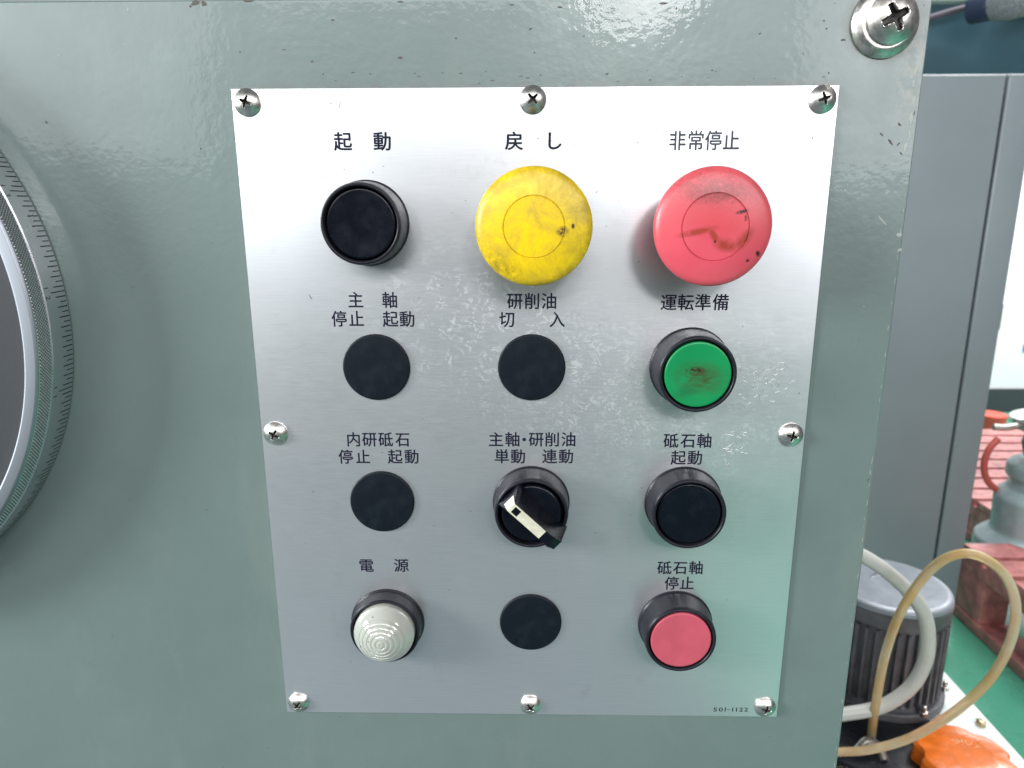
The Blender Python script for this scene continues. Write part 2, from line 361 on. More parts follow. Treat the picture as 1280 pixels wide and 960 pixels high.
# chips, pits and scratches in the paint, one joined sheet of small flakes
rnd = random.Random(7)
def flake(mb, x, z, r, asp=1, ang=0, y=-.06, n=9, th=.05):
    v = []; ph = [rnd.uniform(.55, 1.25) for _ in range(n)]
    for lay in (0, th):
        for k in range(n):
            a = 2 * PI * k / n; u, w_ = r * asp * math.cos(a) * ph[k], r / asp * math.sin(a) * ph[k]
            v.append((x + u * math.cos(ang) - w_ * math.sin(ang), y + lay, z + u * math.sin(ang) + w_ * math.cos(ang)))
    f = [tuple(range(n))[::-1]] + [(k, (k + 1) % n, n + (k + 1) % n, n + k) for k in range(n)]; mb.add(v, f)
mb = MB(); ml = MB()
for px, py, r, asp, a in ((58, 153, .55, 1.3, -1), (500, 72, .7, 1.3, .3), (390, 77, .4, 1, 0), (416, 25, .5, 1.4, 0), (663, 36, .45, 1.5, .4), (300, 65, .3, 1, 0),
                          (355, 62, .35, 2, 0), (570, 48, .35, 1, 0), (668, 66, .3, 1, 0), (730, 45, .3, 1, 0), (251, 186, .3, 1, 0), (1030, 26, .4, 1, 0), (1054, 50, .55, 1.6, 0),
                          (1033, 36, .35, 1, 0), (1004, 67, .3, 1, 0), (1124, 155, .55, 1.4, -.7), (1102, 168, .6, 1.8, -.8), (1113, 177, .7, 1.9, -.9), (1123, 180, .5, 1.6, 1), (1126, 192, .4, 1.6, -.7),
                          (1036, 91, .3, 1, 0), (258, 637, .3, 1, 0), (1143, 141, .4, 2, 1.4), (950, 42, .35, 1.6, .5), (245, 3, 1.2, 1.6, .2), (255, 4, .9, 1, 0), (238, 8, .5, 1, 0), (310, 1, .8, 2, 0), (500, 2, .6, 2, 0), (640, 6, .5, 2, 0), (700, 9, .5, 1.6, 0), (830, 4, .7, 2.2, 0), (845, 11, .4, 1, 0), (1085, 600, .4, 2, 1), (1044, 494, .2, 1, 0)):
    p = PY(px, py, 0); flake(mb, p[0], p[2], r, asp, a)
for _ in range(90):
    x, z = rnd.uniform(-200, 130), rnd.uniform(-40, 268); flake(mb, x, z, rnd.choice((.1, .12, .16, .22)), rnd.uniform(1, 1.8), rnd.uniform(0, 3), n=6)
for _ in range(26): flake(mb, rnd.uniform(-100, 105), rnd.uniform(243, 247), rnd.uniform(.15, .45), rnd.uniform(1, 2.5), rnd.uniform(-.3, .3), n=6)
for px, py, r, asp, a in ((1104, 277, 1.0, 3.0, -.8), (1124, 294, .9, 1.3, 0), (1125, 312, .9, 1.3, .5), (1056, 238, .3, 1, 0), (1084, 275, .2, 1, 0), (1080, 383, .25, 1, 0), (155, 55, .25, 1, 0), (73, 69, .2, 1, 0), (160, 12, .3, 1, 0)):
    p = PY(px, py, 0); flake(ml, p[0], p[2], r, asp, a)
z = -40
while z < 262:                                # worn paint along the right edge
    L = rnd.uniform(1, 9)
    if rnd.random() < .75: flake(ml, EX - rnd.uniform(1.15, 1.5), z, rnd.uniform(.08, .17) * math.sqrt(L), 1 / math.sqrt(L * 1.6), 0, y=-.05, n=12)
    z += L
for zz in (246, 242, 237, 231, 226, 222): flake(ml, EX - rnd.uniform(2.2, 3.2), zz, rnd.uniform(.7, 1.3), .5, rnd.uniform(-.2, .2), n=12)
tag(hp(mb.build('paint_chips', M['chip'], smooth=False)), kind='stuff'); tag(hp(ml.build('bare_patches', M['chiplight'], smooth=False)), kind='stuff')

# ------------------------------------------------------------------ control plate
plate = empty('control_plate', (0, 0, 0), 'brushed aluminium control plate with black Japanese lettering, screwed to the grey green housing', 'control plate')
T = 1.0
pv, pf = box(-102.85, 102.85, -T, -.02, -4.8, 241.6, .22)
po = mesh_obj('face', pv, pf, M['plate'], plate)
uv = po.data.uv_layers.new(name='UVMap')
for lp in po.data.loops:
    c = po.data.vertices[lp.vertex_index].co; uv.data[lp.index].uv = (c.x * 5, c.z * 5)
sp = [(-97.56, 237.2), (0, 237.6), (97.56, 237.2), (-97.56, 118.7), (97.56, 118.7), (-97.56, 0), (0, 0), (97.56, 0)]
rots = (22, 47, -20, 30, 10, 40, -35, 12)
scr = dome_screw(4.6, 2.6, 0, 2.1, 2.0)
for i, ((x, zz), r) in enumerate(zip(sp, rots)):
    o = scr if i == 0 else scr.copy()
    if i: C.objects.link(o)
    o.parent = plate; o.location = Vector((x, -T, zz)) * S; o.rotation_euler = (0, math.radians(r), 0)
    if i >= 5: o.scale = (.95, 1, .95)

GL = {}
def glyph(ch, bold=0):
    k = (ch, bold)
    if k not in GL:
        c = bpy.data.curves.new('glyph', 'FONT'); c.body = ch; c.size = 1; c.resolution_u = 4
        o = bpy.data.objects.new('glyph', c); C.objects.link(o)
        bpy.context.view_layer.update()
        me = o.to_mesh(); v = np.array([(q.co.x, q.co.y) for q in me.vertices]); f = [tuple(p.vertices) for p in me.polygons]; o.to_mesh_clear()
        bpy.data.objects.remove(o); bpy.data.curves.remove(c); GL[k] = (v, f)
    return GL[k]
def inscription(chars, mat, label, sx, sz, bold=0):   # chars: (char, px, py) with the centre of each em box as seen in the photo
    mb = MB()
    for ch, px, py in chars:
        v, f = glyph(ch); p = PY(px, py, -T)
        mx = (v[:, 0].min() + v[:, 0].max()) / 2; mz = .378 if ord(ch) > 0x3000 and ch != '・' else (v[:, 1].min() + v[:, 1].max()) / 2
        e = .012 + bold
        for q, (ea, eb_) in enumerate(((0, 0), (e, 0), (-e, 0), (0, e * .8), (0, -e * .8))):
            mb.add([(p[0] + (a + ea - mx) * sx, -T - .03 - .003 * q, p[2] + (b + eb_ - mz) * sz) for a, b in v], f)
    o = mb.build('inscription', mat, plate, smooth=False); o['label'] = label; return o
I = M['ink']
inscription([('起', 428.5, 176.8), ('動', 477.6, 176.6)], I, 'characters 起動 at the top left', 6.5, 6.5, .012)
inscription([('戻', 642.5, 176.2), ('し', 693.8, 175.8)], I, 'characters 戻し above the yellow button', 6.5, 6.5, .012)
inscription([('非', 846.9, 175.8), ('常', 869.9, 175.6), ('停', 891.6, 175.6), ('止', 914.1, 175.6)], M['ink_soft'], 'faded grey characters 非常停止 above the red mushroom button', 6.0, 6.9, .008)
inscription([('主', 444.5, 374.8), ('軸', 486.9, 375), ('停', 423.8, 398.5), ('止', 445.6, 398.5), ('起', 488, 398.7), ('動', 508.7, 398.7)], I, 'characters 主軸 停止 起動', 5.9, 6.2, .004)
inscription([('研', 643.6, 376.3), ('削', 664.9, 376.3), ('油', 686, 376.3), ('切', 633.4, 399.2), ('入', 696.4, 399.2)], I, 'characters 研削油 切 入', 5.9, 6.2, .004)
inscription([('運', 836, 378), ('転', 857.3, 377.8), ('準', 878.8, 377.8), ('備', 900.8, 377.8)], I, 'characters 運転準備 above the green button', 6.1, 6.3, .004)
inscription([('内', 441.9, 549.2), ('研', 461.8, 549.2), ('砥', 482, 549.2), ('石', 502.9, 549.2), ('停', 432, 570.9), ('止', 453.7, 570.9), ('起', 493.9, 570.7), ('動', 514.4, 570.7)], I, 'characters 内研砥石 停止 起動', 5.8, 6.1, .004)
inscription([('主', 620, 549.2), ('軸', 640.3, 549.2), ('・', 655.2, 549.4), ('研', 670.2, 549.2), ('削', 690, 549.2), ('油', 710.4, 549.2), ('単', 627.3, 570.4), ('動', 647.4, 570.4), ('連', 687.1, 570.4), ('動', 707.4, 570.4)], I, 'characters 主軸・研削油 単動 連動', 5.9, 6.1, .004)
inscription([('砥', 838.8, 550.7), ('石', 859.8, 550.7), ('軸', 880.3, 550.7), ('起', 848, 572), ('動', 868.6, 572)], I, 'characters 砥石軸 起動', 5.9, 6.1, .004)
inscription([('電', 458.2, 706.7), ('源', 501.7, 706.7)], I, 'characters 電源 above the pilot lamp', 6.2, 6.1, .004)
inscription([('砥', 830.6, 709.6), ('石', 850, 709.6), ('軸', 869.8, 709.6), ('停', 839.5, 729.0), ('止', 858.7, 729.0)], I, 'characters 砥石軸 停止', 5.9, 6.1, .004)
num = '501-1122'; xs = (894, 901, 906.5, 910.3, 915.8, 920.6, 926.3, 932.6)
inscription([(c, x, 886.9) for c, x in zip(num, xs)], I, 'small number 501-1122 at the lower right', 3.5, 2.7, 0)

sb = MB()                                     # specks of dirt and little scratches on the plate
for _ in range(150):
    flake(sb, rnd.uniform(-101, 101), rnd.triangular(-2, 240, 215), rnd.choice((.08, .1, .12, .18, .24)), rnd.uniform(1, 2.2), rnd.uniform(0, 3), y=-T - .02, n=6, th=.02)
for px, py, r, asp, a in ((797, 178, .35, 1, 0), (820, 162, .5, 2.6, .8), (1016, 172, .45, 1.8, .9), (978, 183, .2, 1, 0), (425, 131, .5, 3, 1.3), (414, 129, .3, 1, 0), (377, 163, .2, 1, 0), (408, 169, .2, 1, 0), (672, 173, .3, 1.5, 0), (688, 176, .3, 1.4, 0), (745, 132, .25, 2, 1), (388, 371, .4, 3, -1), (1028, 270, .2, 1, 0), (524, 372, .25, 1, 0)):
    p = PY(px, py, -T); flake(sb, p[0], p[2], r, asp, a, y=-T - .02, th=.02)
tag(sb.build('dirt_specks', M['speck'], plate, smooth=False), kind='stuff')
def squiggle(mb, x, z, L, wdt, amp):
    a = rnd.uniform(0, 2 * PI); pts = [(x, z)]
    for i in range(int(L / .35)):
        a += rnd.uniform(-amp, amp); pts.append((pts[-1][0] + .35 * math.cos(a), pts[-1][1] + .35 * math.sin(a)))
    v = []; f = []
    for i, q in enumerate(pts):
        b = pts[min(i + 1, len(pts) - 1)]; c = pts[max(i - 1, 0)]; t = math.atan2(b[1] - c[1], b[0] - c[0]) + PI / 2
        h = wdt * (.35 + .65 * math.sin(PI * i / (len(pts) - 1)))
        v += [(q[0] + h * math.cos(t), -T - .012, q[1] + h * math.sin(t)), (q[0], -T - .05, q[1]), (q[0] - h * math.cos(t), -T - .012, q[1] - h * math.sin(t))]
        if i: k = 3 * i; f += [(k - 3, k, k + 1, k - 2), (k - 2, k + 1, k + 2, k - 1)]
    mb.add(v, f)
qb = MB()
for (x0, x1, y0, y1, n) in ((938, 992, 455, 512, 26), (900, 945, 543, 582, 16)):
    for _ in range(n):
        p = PY(rnd.uniform(x0, x1 - 6), rnd.uniform(y0, y1), -T); squiggle(qb, p[0], p[2], rnd.uniform(2, 6), rnd.uniform(.07, .14), .8)
for px, py in ((925, 480), (928, 466), (922, 492), (930, 474)):
    p = PY(px, py, -T); squiggle(qb, p[0], p[2], 4, .12, .9)
tag(qb.build('scratches', M['bare'], plate, smooth=True), kind='stuff')

# ------------------------------------------------------------------ hole plugs
GX, RZ = 58.3, (196.8, 144.8, 91.1, 38.5)
plug = empty('hole_plug', (-57.6, -T, 144.6), 'round flat black hole plug below the 主軸 停止 起動 lettering, left column', 'hole plug', 'black hole plugs in the control plate')
mesh_obj('disc', *lathe(fillet([(12.5, 0), (12.5, .75, .35), (12.0, 1.1, .3), (6, 1.25), (0, 1.3)]), 96), M['plug'], plug)
copy_thing(plug, (0, -T, 144.6), 'round flat black hole plug below the 切 入 lettering, right under the yellow button')
copy_thing(plug, (-57.9, -T, 91.1), 'round flat black hole plug below the 内研砥石 lettering, above the pilot lamp')
copy_thing(plug, (0, -T, 38.9), 'round flat black hole plug with no lettering, below the selector switch')

# ------------------------------------------------------------------ push buttons
def bezel_prof(h=12.0, rb=14.9, rf=13.75, ri=12.35, back=3):
    return fillet([(rb, 0), (rb, .8, .4), (14.35, 1.3, .4), (rf + .12, h - 1.2, .8), (rf - .25, h, .55), (ri + .35, h + .05, .35), (ri, h - .6, .3), (ri - .05, back), (0, back)])
def push_button(loc, label, capmat, h=12.0, caph=11.3, caprad=11.75):
    t = empty('push_button', loc, label, 'push button', None)
    mesh_obj('bezel', *lathe(bezel_prof(h), 96), M['bezel'], t)
    mesh_obj('bezel_well', *lathe([(12.25, 3.2), (0, 3.2)], 48), M['dark'], t)
    mesh_obj('cap', *lathe(fillet([(caprad, 4), (caprad, caph, .35), (caprad - .6, caph + .2, .3), (7, caph - .1), (0, caph - .3)]), 96), capmat, t)
    return t
push_button((-GX, -T, RZ[0]), 'black push button under 起動, at the top left of the plate', M['cap'], 12.0, 10.9)
push_button((GX, -T, RZ[1]), 'green push button with a brown dirty smear on its cap', M['green'], 13.2, 12.9)
push_button((GX + .4, -T, RZ[2]), 'black push button between the green and the pink red button', M['cap'], 11.7, 10.7)
push_button((GX, -T, RZ[3]), 'small pink red push button at the bottom right, ringed by a black bezel', M['redcap'], 11.9, 11.5)

def mushroom(loc, label, mat, R, gr, dz=0):
    t = empty('mushroom_button', loc, label, 'push button')
    mesh_obj('bezel', *lathe(fillet([(15.3, 0), (15.3, 1, .4), (14.6, 6.5, 1.2), (11, 7.5, .3), (0, 7.5)]), 80), M['bezel'], t)
    mesh_obj('stem', *lathe([(10.5, 7.6), (10.5, 12), (12.5, 15.5)], 64), M['dark'], t)
    pr = [(10.2, 14.2), (R - 3, 15.2, 1.5), (R, 17.5, 1.5), (R, 19.9, 1.3), (R - 1.6, 21.2, 1.0), (gr + 3, 22.4), (gr + .28, 22.85), (gr + .1, 22.5), (gr - .1, 22.5), (gr - .28, 22.95), (gr * .5, 23.3), (0, 23.4)]
    mesh_obj('head', *lathe(fillet(pr), 128), mat, t); return t
mushroom((.35, -T, 195.9), 'grimy yellow mushroom button under 戻し, top centre of the plate', M['yellow'], 19.25, 9.9)
mushroom((58.6, -T, 195.7), 'faded red mushroom emergency stop with brown smears, top right', M['red'], 19.2, 10.7)

# ------------------------------------------------------------------ selector switch
sel = empty('selector_switch', (0, -T, 91.1), 'black rotary selector switch with an ivory pointer strip, centre of the plate', 'selector switch')
mesh_obj('bezel', *lathe(bezel_prof(11.7), 96), M['bezel'], sel)
mesh_obj('knob_disc', *lathe(fillet([(11.2, 3.1), (11.2, 11.0, .5), (10.6, 11.4, .3), (0, 11.6)]), 80), M['cap'], sel)
HT = 21.0
A0 = PY(639.3, 634.5, -T - HT); A1 = PY(697, 684, -T - HT + 1.0)
ax = Vector((A1[0] - A0[0], 0, A1[2] - A0[2])); Lh = ax.length; ax.normalize(); per = Vector((-ax.z, 0, ax.x))
o0 = Vector((A0[0], 0, A0[2] - 91.1))
def hpt(u, w_, h): q = o0 + ax * u + per * w_; return (q.x, -h, q.z)
def curve_w(t): return 2.55 + 2.6 * (1 - math.sin(PI * min(1, max(0, t)))) ** 1.0 if t < .5 else 2.55 + 1.3 * (1 - math.sin(PI * t))
secs = []; NS = 22
for i in range(NS + 1):
    t = i / NS; u = Lh * t; top = HT
    if t > .84: top = HT - (t - .84) / .16 * 2.2
    wb = 4.3 + 1.4 * abs(2 * t - 1) ** 2 + (.6 if t < .5 else 0); wt = 2.15
    secs.append([(u, -wb, 11.2), (u, -wb * .86, 13.0), (u, -wt - .25, top - 1.2), (u, -wt, top - .15), (u, -wt + .3, top), (u, wt - .3, top), (u, wt, top - .15), (u, wt + .25, top - 1.2), (u, wb * .86, 13.0), (u, wb, 11.2)])
front = [(-2.0 if k in (0, 9) else -1.7 if k in (1, 8) else -.25 if k in (2, 7) else 0, s[1] * .9, s[2]) for k, s in enumerate(secs[0])]
rows = [front] + secs; v = [hpt(*p) for r in rows for p in r]; f = []; n = 10
for i in range(len(rows) - 1):
    for k in range(n): f.append((i * n + k, (i + 1) * n + k, (i + 1) * n + (k + 1) % n, i * n + (k + 1) % n))
f.append(tuple(range(n))); f.append(tuple((len(rows) - 1) * n + k for k in range(n))[::-1])
mesh_obj('handle', v, f, M['cap'], sel, angle=28)
def slab(u0, u1, w0, w1, h0, h1, h0b=None): # ivory pieces proud of the handle
    h0b = h0 if h0b is None else h0b
    v = [hpt(u, w_, h) for (u, h_) in ((u0, h0b), (u1, h0)) for w_ in (w0, w1) for h in (h_, h_ + h1)]
    return v, [(0, 1, 3, 2), (4, 6, 7, 5), (0, 4, 5, 1), (2, 3, 7, 6), (0, 2, 6, 4), (1, 5, 7, 3)]
ptr = MB().add(*slab(3.7, 15.3, -1.9, 1.9, HT - .35, .5)).add(*slab(.1, .9, -1.9, 1.9, HT - .35, .5)).add(*slab(.9, 3.7, -1.9, -1.35, HT - .35, .5)).add(*slab(.9, 3.7, 1.35, 1.9, HT - .35, .5))
ptr.add([hpt(-.15, -1.9, HT + .15), hpt(-.15, 1.9, HT + .15), hpt(-1.5, 2.5, 16.4), hpt(-1.5, -2.5, 16.4), hpt(.4, -1.9, HT + .1), hpt(.4, 1.9, HT + .1), hpt(-.6, 2.2, 16.2), hpt(-.6, -2.2, 16.2)], [(0, 1, 2, 3), (4, 7, 6, 5), (0, 4, 5, 1), (3, 2, 6, 7), (0, 3, 7, 4), (1, 5, 6, 2)])
ptr.build('pointer_strip', M['ivory'], sel, smooth=False)

# ------------------------------------------------------------------ pilot lamp
lamp = empty('pilot_lamp', (-58.1, -T, 38.4), 'white domed pilot lamp with ribbed lens under 電源', 'pilot lamp')
mesh_obj('bezel', *lathe(fillet([(14.9, 0), (14.9, .7, .4), (14.2, 1.2, .4), (13.85, 7.0, .6), (13.3, 7.6, .4), (12.7, 7.3, .3), (12.5, 3), (0, 3)]), 96), M['bezel'], lamp)
pr = [(12.1, 3.2), (12.1, 8.2)]
def domeh(r): return 8.2 + 8.3 * (max(0, 1 - (r / 12.1) ** 2)) ** .62
r = 11.9
while r > 9.3: pr.append((r, domeh(r))); r -= .25
while r > 1.0:
    pr += [(r, domeh(r)), (r - .15, domeh(r) - .16), (r - .6, domeh(r - .6) + .02), (r - 1.2, domeh(r - 1.2) + .14), (r - 1.55, domeh(r - 1.55) + .08)]; r -= 1.8
pr += [(.5, domeh(.5) - .1), (0, domeh(0))]
mesh_obj('lens', *lathe(pr, 96), M['lens'], lamp, angle=60)
db = MB()
for ch in ((-4.6, 1.2), (-8.2, -2.4), (-3.3, 9.6)):
    flake(db, 0, 0, .34, 1.4, rnd.uniform(0, 3), n=7)
    k = 14
    for i in range(k): vx = db.v[-k + i]; db.v[-k + i] = (vx[0] + ch[0], -domeh(math.hypot(*ch)) - .12 + (.1 if i >= 7 else 0), vx[2] + ch[1])
db.build('dirt_specks', M['speck'], lamp, smooth=False)

# ------------------------------------------------------------------ graduated dial
DX, DZ, DR = -286.0, 163.3, 115.5
dial = empty('graduated_dial', (DX, 0, DZ), 'large silver graduated dial with knurled edge, cut by the left border', 'dial')
steel = NT('satin_chrome'); steel.col((.74, .75, .78)); steel.set(Metallic=1, Roughness=steel.ramp(steel.noise(60, 5), .3, .7, .26, .36)); steel.bump(steel.noise(300, 4), .08, .0003); steel = steel.m
facem = NT('turned_face'); facem.col((.36, .38, .42)); facem.set(Metallic=1, Roughness=.46); facem = facem.m
dish = NT('dark_polished_dish'); dish.col((.34, .35, .38)); dish.set(Metallic=.9, Roughness=.16); dish = dish.m
mesh_obj('scale_band', *lathe([(DR - 6, .2), (DR, .6), (DR, 12.0), (DR - .45, 12.2), (DR - .45, 12.5)], 360), steel, dial, angle=30)
mesh_obj('rim', *lathe(fillet([(DR - .6, 19.3), (DR - 1.2, 20.0, .3), (DR - 5.0, 20.0, .4), (DR - 5.6, 19.4, .3), (DR - 6.3, 15.0)]), 360), facem, dial)
dp = mesh_obj('dished_centre', *lathe([(DR - 6.3, 15.0), (DR - 12, 13.6), (DR - 40, 12.4), (40, 12), (0, 12)], 200), dish, dial, angle=20)
na, nh = 1900, 50; ang = np.linspace(-1.32, 1.32, na); hh = np.linspace(12.45, 19.4, nh)
Ag, Hg = np.meshgrid(ang, hh, indexing='ij'); s_ = Ag * DR; k1 = np.abs(((s_ + Hg * .9) / 1.25) % 1 - .5) * 2; k2 = np.abs(((s_ - Hg * .9) / 1.25) % 1 - .5) * 2
edge = np.clip(np.minimum(Hg - 12.45, 19.4 - Hg) / .5, 0, 1); rr = DR - .45 + (.5 * np.minimum(k1, k2) ** .8 + .05) * edge
kv = np.stack([rr * np.cos(Ag), -Hg, rr * np.sin(Ag)], -1).reshape(-1, 3)
ii = (np.arange(na - 1)[:, None] * nh + np.arange(nh - 1)[None, :]).ravel(); kf = np.stack([ii, ii + nh, ii + nh + 1, ii + 1], -1)
kb = mesh_obj('knurled_band', kv.tolist(), kf.tolist(), [steel, simple('groove_dark_metal', (.24, .24, .25), .5, .7)], dial, smooth=True, angle=60)  # faces low in the knurl grooves take a darker metal
gv = (np.minimum(k1, k2) < .34) & (edge > .5); gf_ = (gv[:-1, :-1].astype(int) + gv[1:, :-1] + gv[1:, 1:] + gv[:-1, 1:]) >= 2
kb.data.polygons.foreach_set('material_index', gf_.ravel().astype(int).tolist())
tb = MB()
def wrap(a, s, h): q = a + s / (DR + .03); return ((DR + .03) * math.cos(q), -h, (DR + .03) * math.sin(q))
for k in range(-92, 93):
    a = math.radians(.9 * k) + math.radians(.35)
    L = 4.4 if k % 2 else 6.4
    if k % 20 == 5: L = 8.6
    wd = .17 if k % 2 else .19; h0 = .8
    tb.add([wrap(a, -wd, h0), wrap(a, wd, h0), wrap(a, wd, L), wrap(a, -wd, L)], [(0, 1, 2, 3)])
tb.build('graduation_marks', M['ink'], dial, smooth=False)
ng = simple('engraved_grey', (.05, .05, .06), .5, .2)
for num_, k in (('14', 45), ('13', 25), ('12', 5), ('11', -15), ('15', 65)):
    a = math.radians(.9 * k + .35); off = 1.9; nb = MB()
    for ch in num_:
        v, f = glyph(ch, 0); cx = (v[:, 0].min() + v[:, 0].max()) / 2
        nb.add([wrap(a, -((x - cx) * 3.4 - off), 11.6 - y * 3.2) for x, y in v], f); off -= 3.4
    nb.build('numeral', ng, dial, smooth=False)['label'] = 'engraved number ' + num_

# ------------------------------------------------------------------ background: locker
locker = empty('storage_locker', (900, 1420, -900), 'blue grey steel cabinet with a vertical door seam behind the right edge of the housing', 'cabinet')
lm = simple('blue_grey_steel', (.235, .262, .285), .42, nscale=4, namt=.05)
def rel(o, root): o.parent = root; o.location = -root.location; return o
rel(mesh_obj('body', *box(300, 1103, 1424, 1900, -880, 480, 3), lm), locker)
rel(mesh_obj('door', *box(330, 1029, 1408, 1423.5, -840, 476, 4), lm), locker)
rel(mesh_obj('side_strip', *box(1037, 1101, 1409, 1423.5, -872, 477, 4), lm), locker)
rel(mesh_obj('plinth', *box(310, 1090, 1440, 1890, -899, -880), M['dark']), locker)
hd = rel(mesh_obj('hinge', *lathe([(0, 0), (7, 0), (7, 60), (0, 60)], 16, 'z'), lm), locker); hd.location = Vector((1104 - 900, 1425 - 1420, -80 + 900)) * S

# dark teal machine behind, with the light duct above it
teal = simple('dark_teal_paint', (.03, .078, .105), .5, nscale=6, namt=.1)
tm = empty('teal_machine', (800, 2100, -900), 'dark teal machine cover behind and above the blue grey cabinet', 'machine')
rel(mesh_obj('cover', *box(500, 2300, 2000, 2500, 540, 1500, 12), teal), tm); rel(mesh_obj('column', *box(500, 1000, 2020, 2480, -899, 539, 6), teal), tm)
zt = PY(1220, 4, 1890)[2]
duct = mesh_obj('cable_duct', *box(900, 2300, 1860, 1900, zt, zt + 90, 6), simple('pale_green_paint', (.42, .52, .48), .4)); tag(duct, 'pale green horizontal duct along the top right border', 'duct')
br = mesh_obj('duct_bracket', *box(1395, 1425, 1901, 1999, zt + 20, zt + 60, 2), simple('bracket_steel', (.3, .32, .33), .4, .8), duct)
pk = PY(1240, 6, 1840); roll = empty('mesh_roll', tuple(pk), 'dark blue roll wrapped in grey mesh hanging under the pale duct', 'roll')
bl = mesh_obj('end_cap', *lathe(fillet([(0, -22), (30, -20, 8), (38, 0, 6), (38, 50)]), 40), simple('dark_blue_foam', (.008, .018, .05), .6), roll)
ms = mesh_obj('mesh_sleeve', *lathe(fillet([(38.5, -4), (47, -40, 16), (46, -80, 16), (30, -120, 16), (0, -134)]), 40), simple('grey_mesh', (.16, .18, .19), .6, nscale=250, namt=.6), roll)
for q in (bl, ms): q.rotation_euler = (0, 0, math.radians(212))
st = PY(1190, 14, 1950); strap = mesh_obj('hanging_strap', *tube([PY(1150, 26, 1950), st, PY(1222, 6, 1950)], 9), simple('mauve_strap', (.10, .085, .11), .6)); tag(strap, 'faint mauve strap slanting across the teal cover at the top right', 'strap')

# ------------------------------------------------------------------ coolant tank, pump motor, hoses, cap
tank = empty('coolant_tank', (400, 560, -900), 'pale coolant tank top beside the housing, under the motor and the orange cap', 'tank')
tw = simple('tank_paint_lit', (.74, .80, .79), .3, nscale=14, namt=.05)  # pale mint, with the top's reflected light put into the colour
rel(mesh_obj('shell', *box(132, 554, 305, 820, -898, -404, 3), tw), tank)
rel(mesh_obj('top_plate', *box(130, 557, 304, 822, -403.5, -400, 1.2), tw), tank)
ta = rel(mesh_obj('pump_recess_dark', *box(300, 480, 395, 640, -399.6, -392, 1.5), simple('recess_black', (.012, .014, .02), .3, nscale=20, namt=.5)), tank)  # shade of the recess below the motor, drawn as a black plate

motor = empty('pump_motor', (449, 551, -392), 'dark grey finned pump motor with a light grey round top beside the housing', 'motor')
dk = simple('dark_grey_casting', (.11, .113, .125), .5, .1, nscale=40, namt=.3, bump=.2, bscale=200)
lg = simple('light_grey_hammered', (.30, .33, .37), .36, .2, nscale=35, namt=.14, bump=.25, bscale=140)
mesh_obj('body', *lathe(fillet([(72, 8), (64.5, 12, 3), (64.5, 112), (69.5, 114, 2), (70.8, 133), (68, 134.5)]), 96, 'z'), dk, motor)
mesh_obj('fan_cover', *lathe(fillet([(69.8, 134.2), (70, 139, 3), (64, 142, 3), (22, 144.5), (20, 141, 1), (0, 141)]), 96, 'z'), lg, motor)
mesh_obj('flange', *lathe(fillet([(0, 0), (76, 0), (76, 5, 1), (76, 10, 2), (70, 10)]), 64, 'z'), dk, motor)
fin = mesh_obj('fin', *box(64, 70.5, -1.7, 1.7, 14, 111, .7), dk, motor)
NF = 38
for k in range(1, NF):
    q = fin.copy(); C.objects.link(q); q.parent = motor; q.rotation_euler = (0, 0, 2 * PI * k / NF)
for k, a in enumerate((-20, 40, -75)):
    b = mesh_obj('bolt', *lathe(fillet([(0, 10), (5.5, 10), (5.5, 15, .8), (0, 16)]), 6, 'z'), M['screw'], motor, smooth=False); b.location = Vector((76 * math.cos(math.radians(a)), 76 * math.sin(math.radians(a)), 0)) * S
    mesh_obj('nut', *lathe(fillet([(0, 16), (3, 16), (3, 22, .8), (0, 22.5)]), 16, 'z'), M['screw'], b)

hose_y = NT('yellowed_clear_tube')
gf = hose_y.ramp(hose_y.noise(18, 4), .35, .65); hose_y.col(hose_y.mix(gf, (.80, .55, .24), (.84, .72, .50)))
hose_y.set(Roughness=.16, Transmission_Weight=.45, Subsurface_Weight=.3, Subsurface_Scale=.003, IOR=1.35)
yp = [(1088, 931), (1091, 905), (1094.7, 879), (1105.6, 822), (1124, 769), (1152.5, 724), (1180.6, 699), (1212, 692), (1243, 706), (1263.4, 732), (1269.7, 765), (1263, 802), (1243, 841), (1215, 872), (1177.5, 900.6), (1133.8, 924), (1087, 937), (1049, 940), (1000, 941)]
ny = len(yp); pts = [PY(px, py, 452 - 60 * math.sin(PI * i / (ny - 1)) - (30 * i / ny)) for i, (px, py) in enumerate(yp)]
pts[0] = np.array([pts[0][0], pts[0][1], -391.0]) if pts[0][2] > -391 else pts[0]
hz = mesh_obj('clear_hose', *tube(pts, 4.7), hose_y.m); tag(hz, 'thin yellowed clear hose looping in front of the motor', 'hose')
gp = [(1040, 684), (1062, 688), (1082, 697), (1108.7, 714.7), (1137, 741), (1155.6, 769), (1160, 800), (1155.6, 829), (1137, 860), (1102, 883), (1059, 892), (1010, 897)]
pts = [PY(px, py, 440 - 6 * math.sin(PI * i / 11)) for i, (px, py) in enumerate(gp)]
hz = mesh_obj('grey_hose', *tube(pts, 7.6), simple('milky_grey_hose', (.52, .53, .49), .35, nscale=20, namt=.08)); tag(hz, 'thick milky grey hose bent behind the yellowed hose', 'hose')

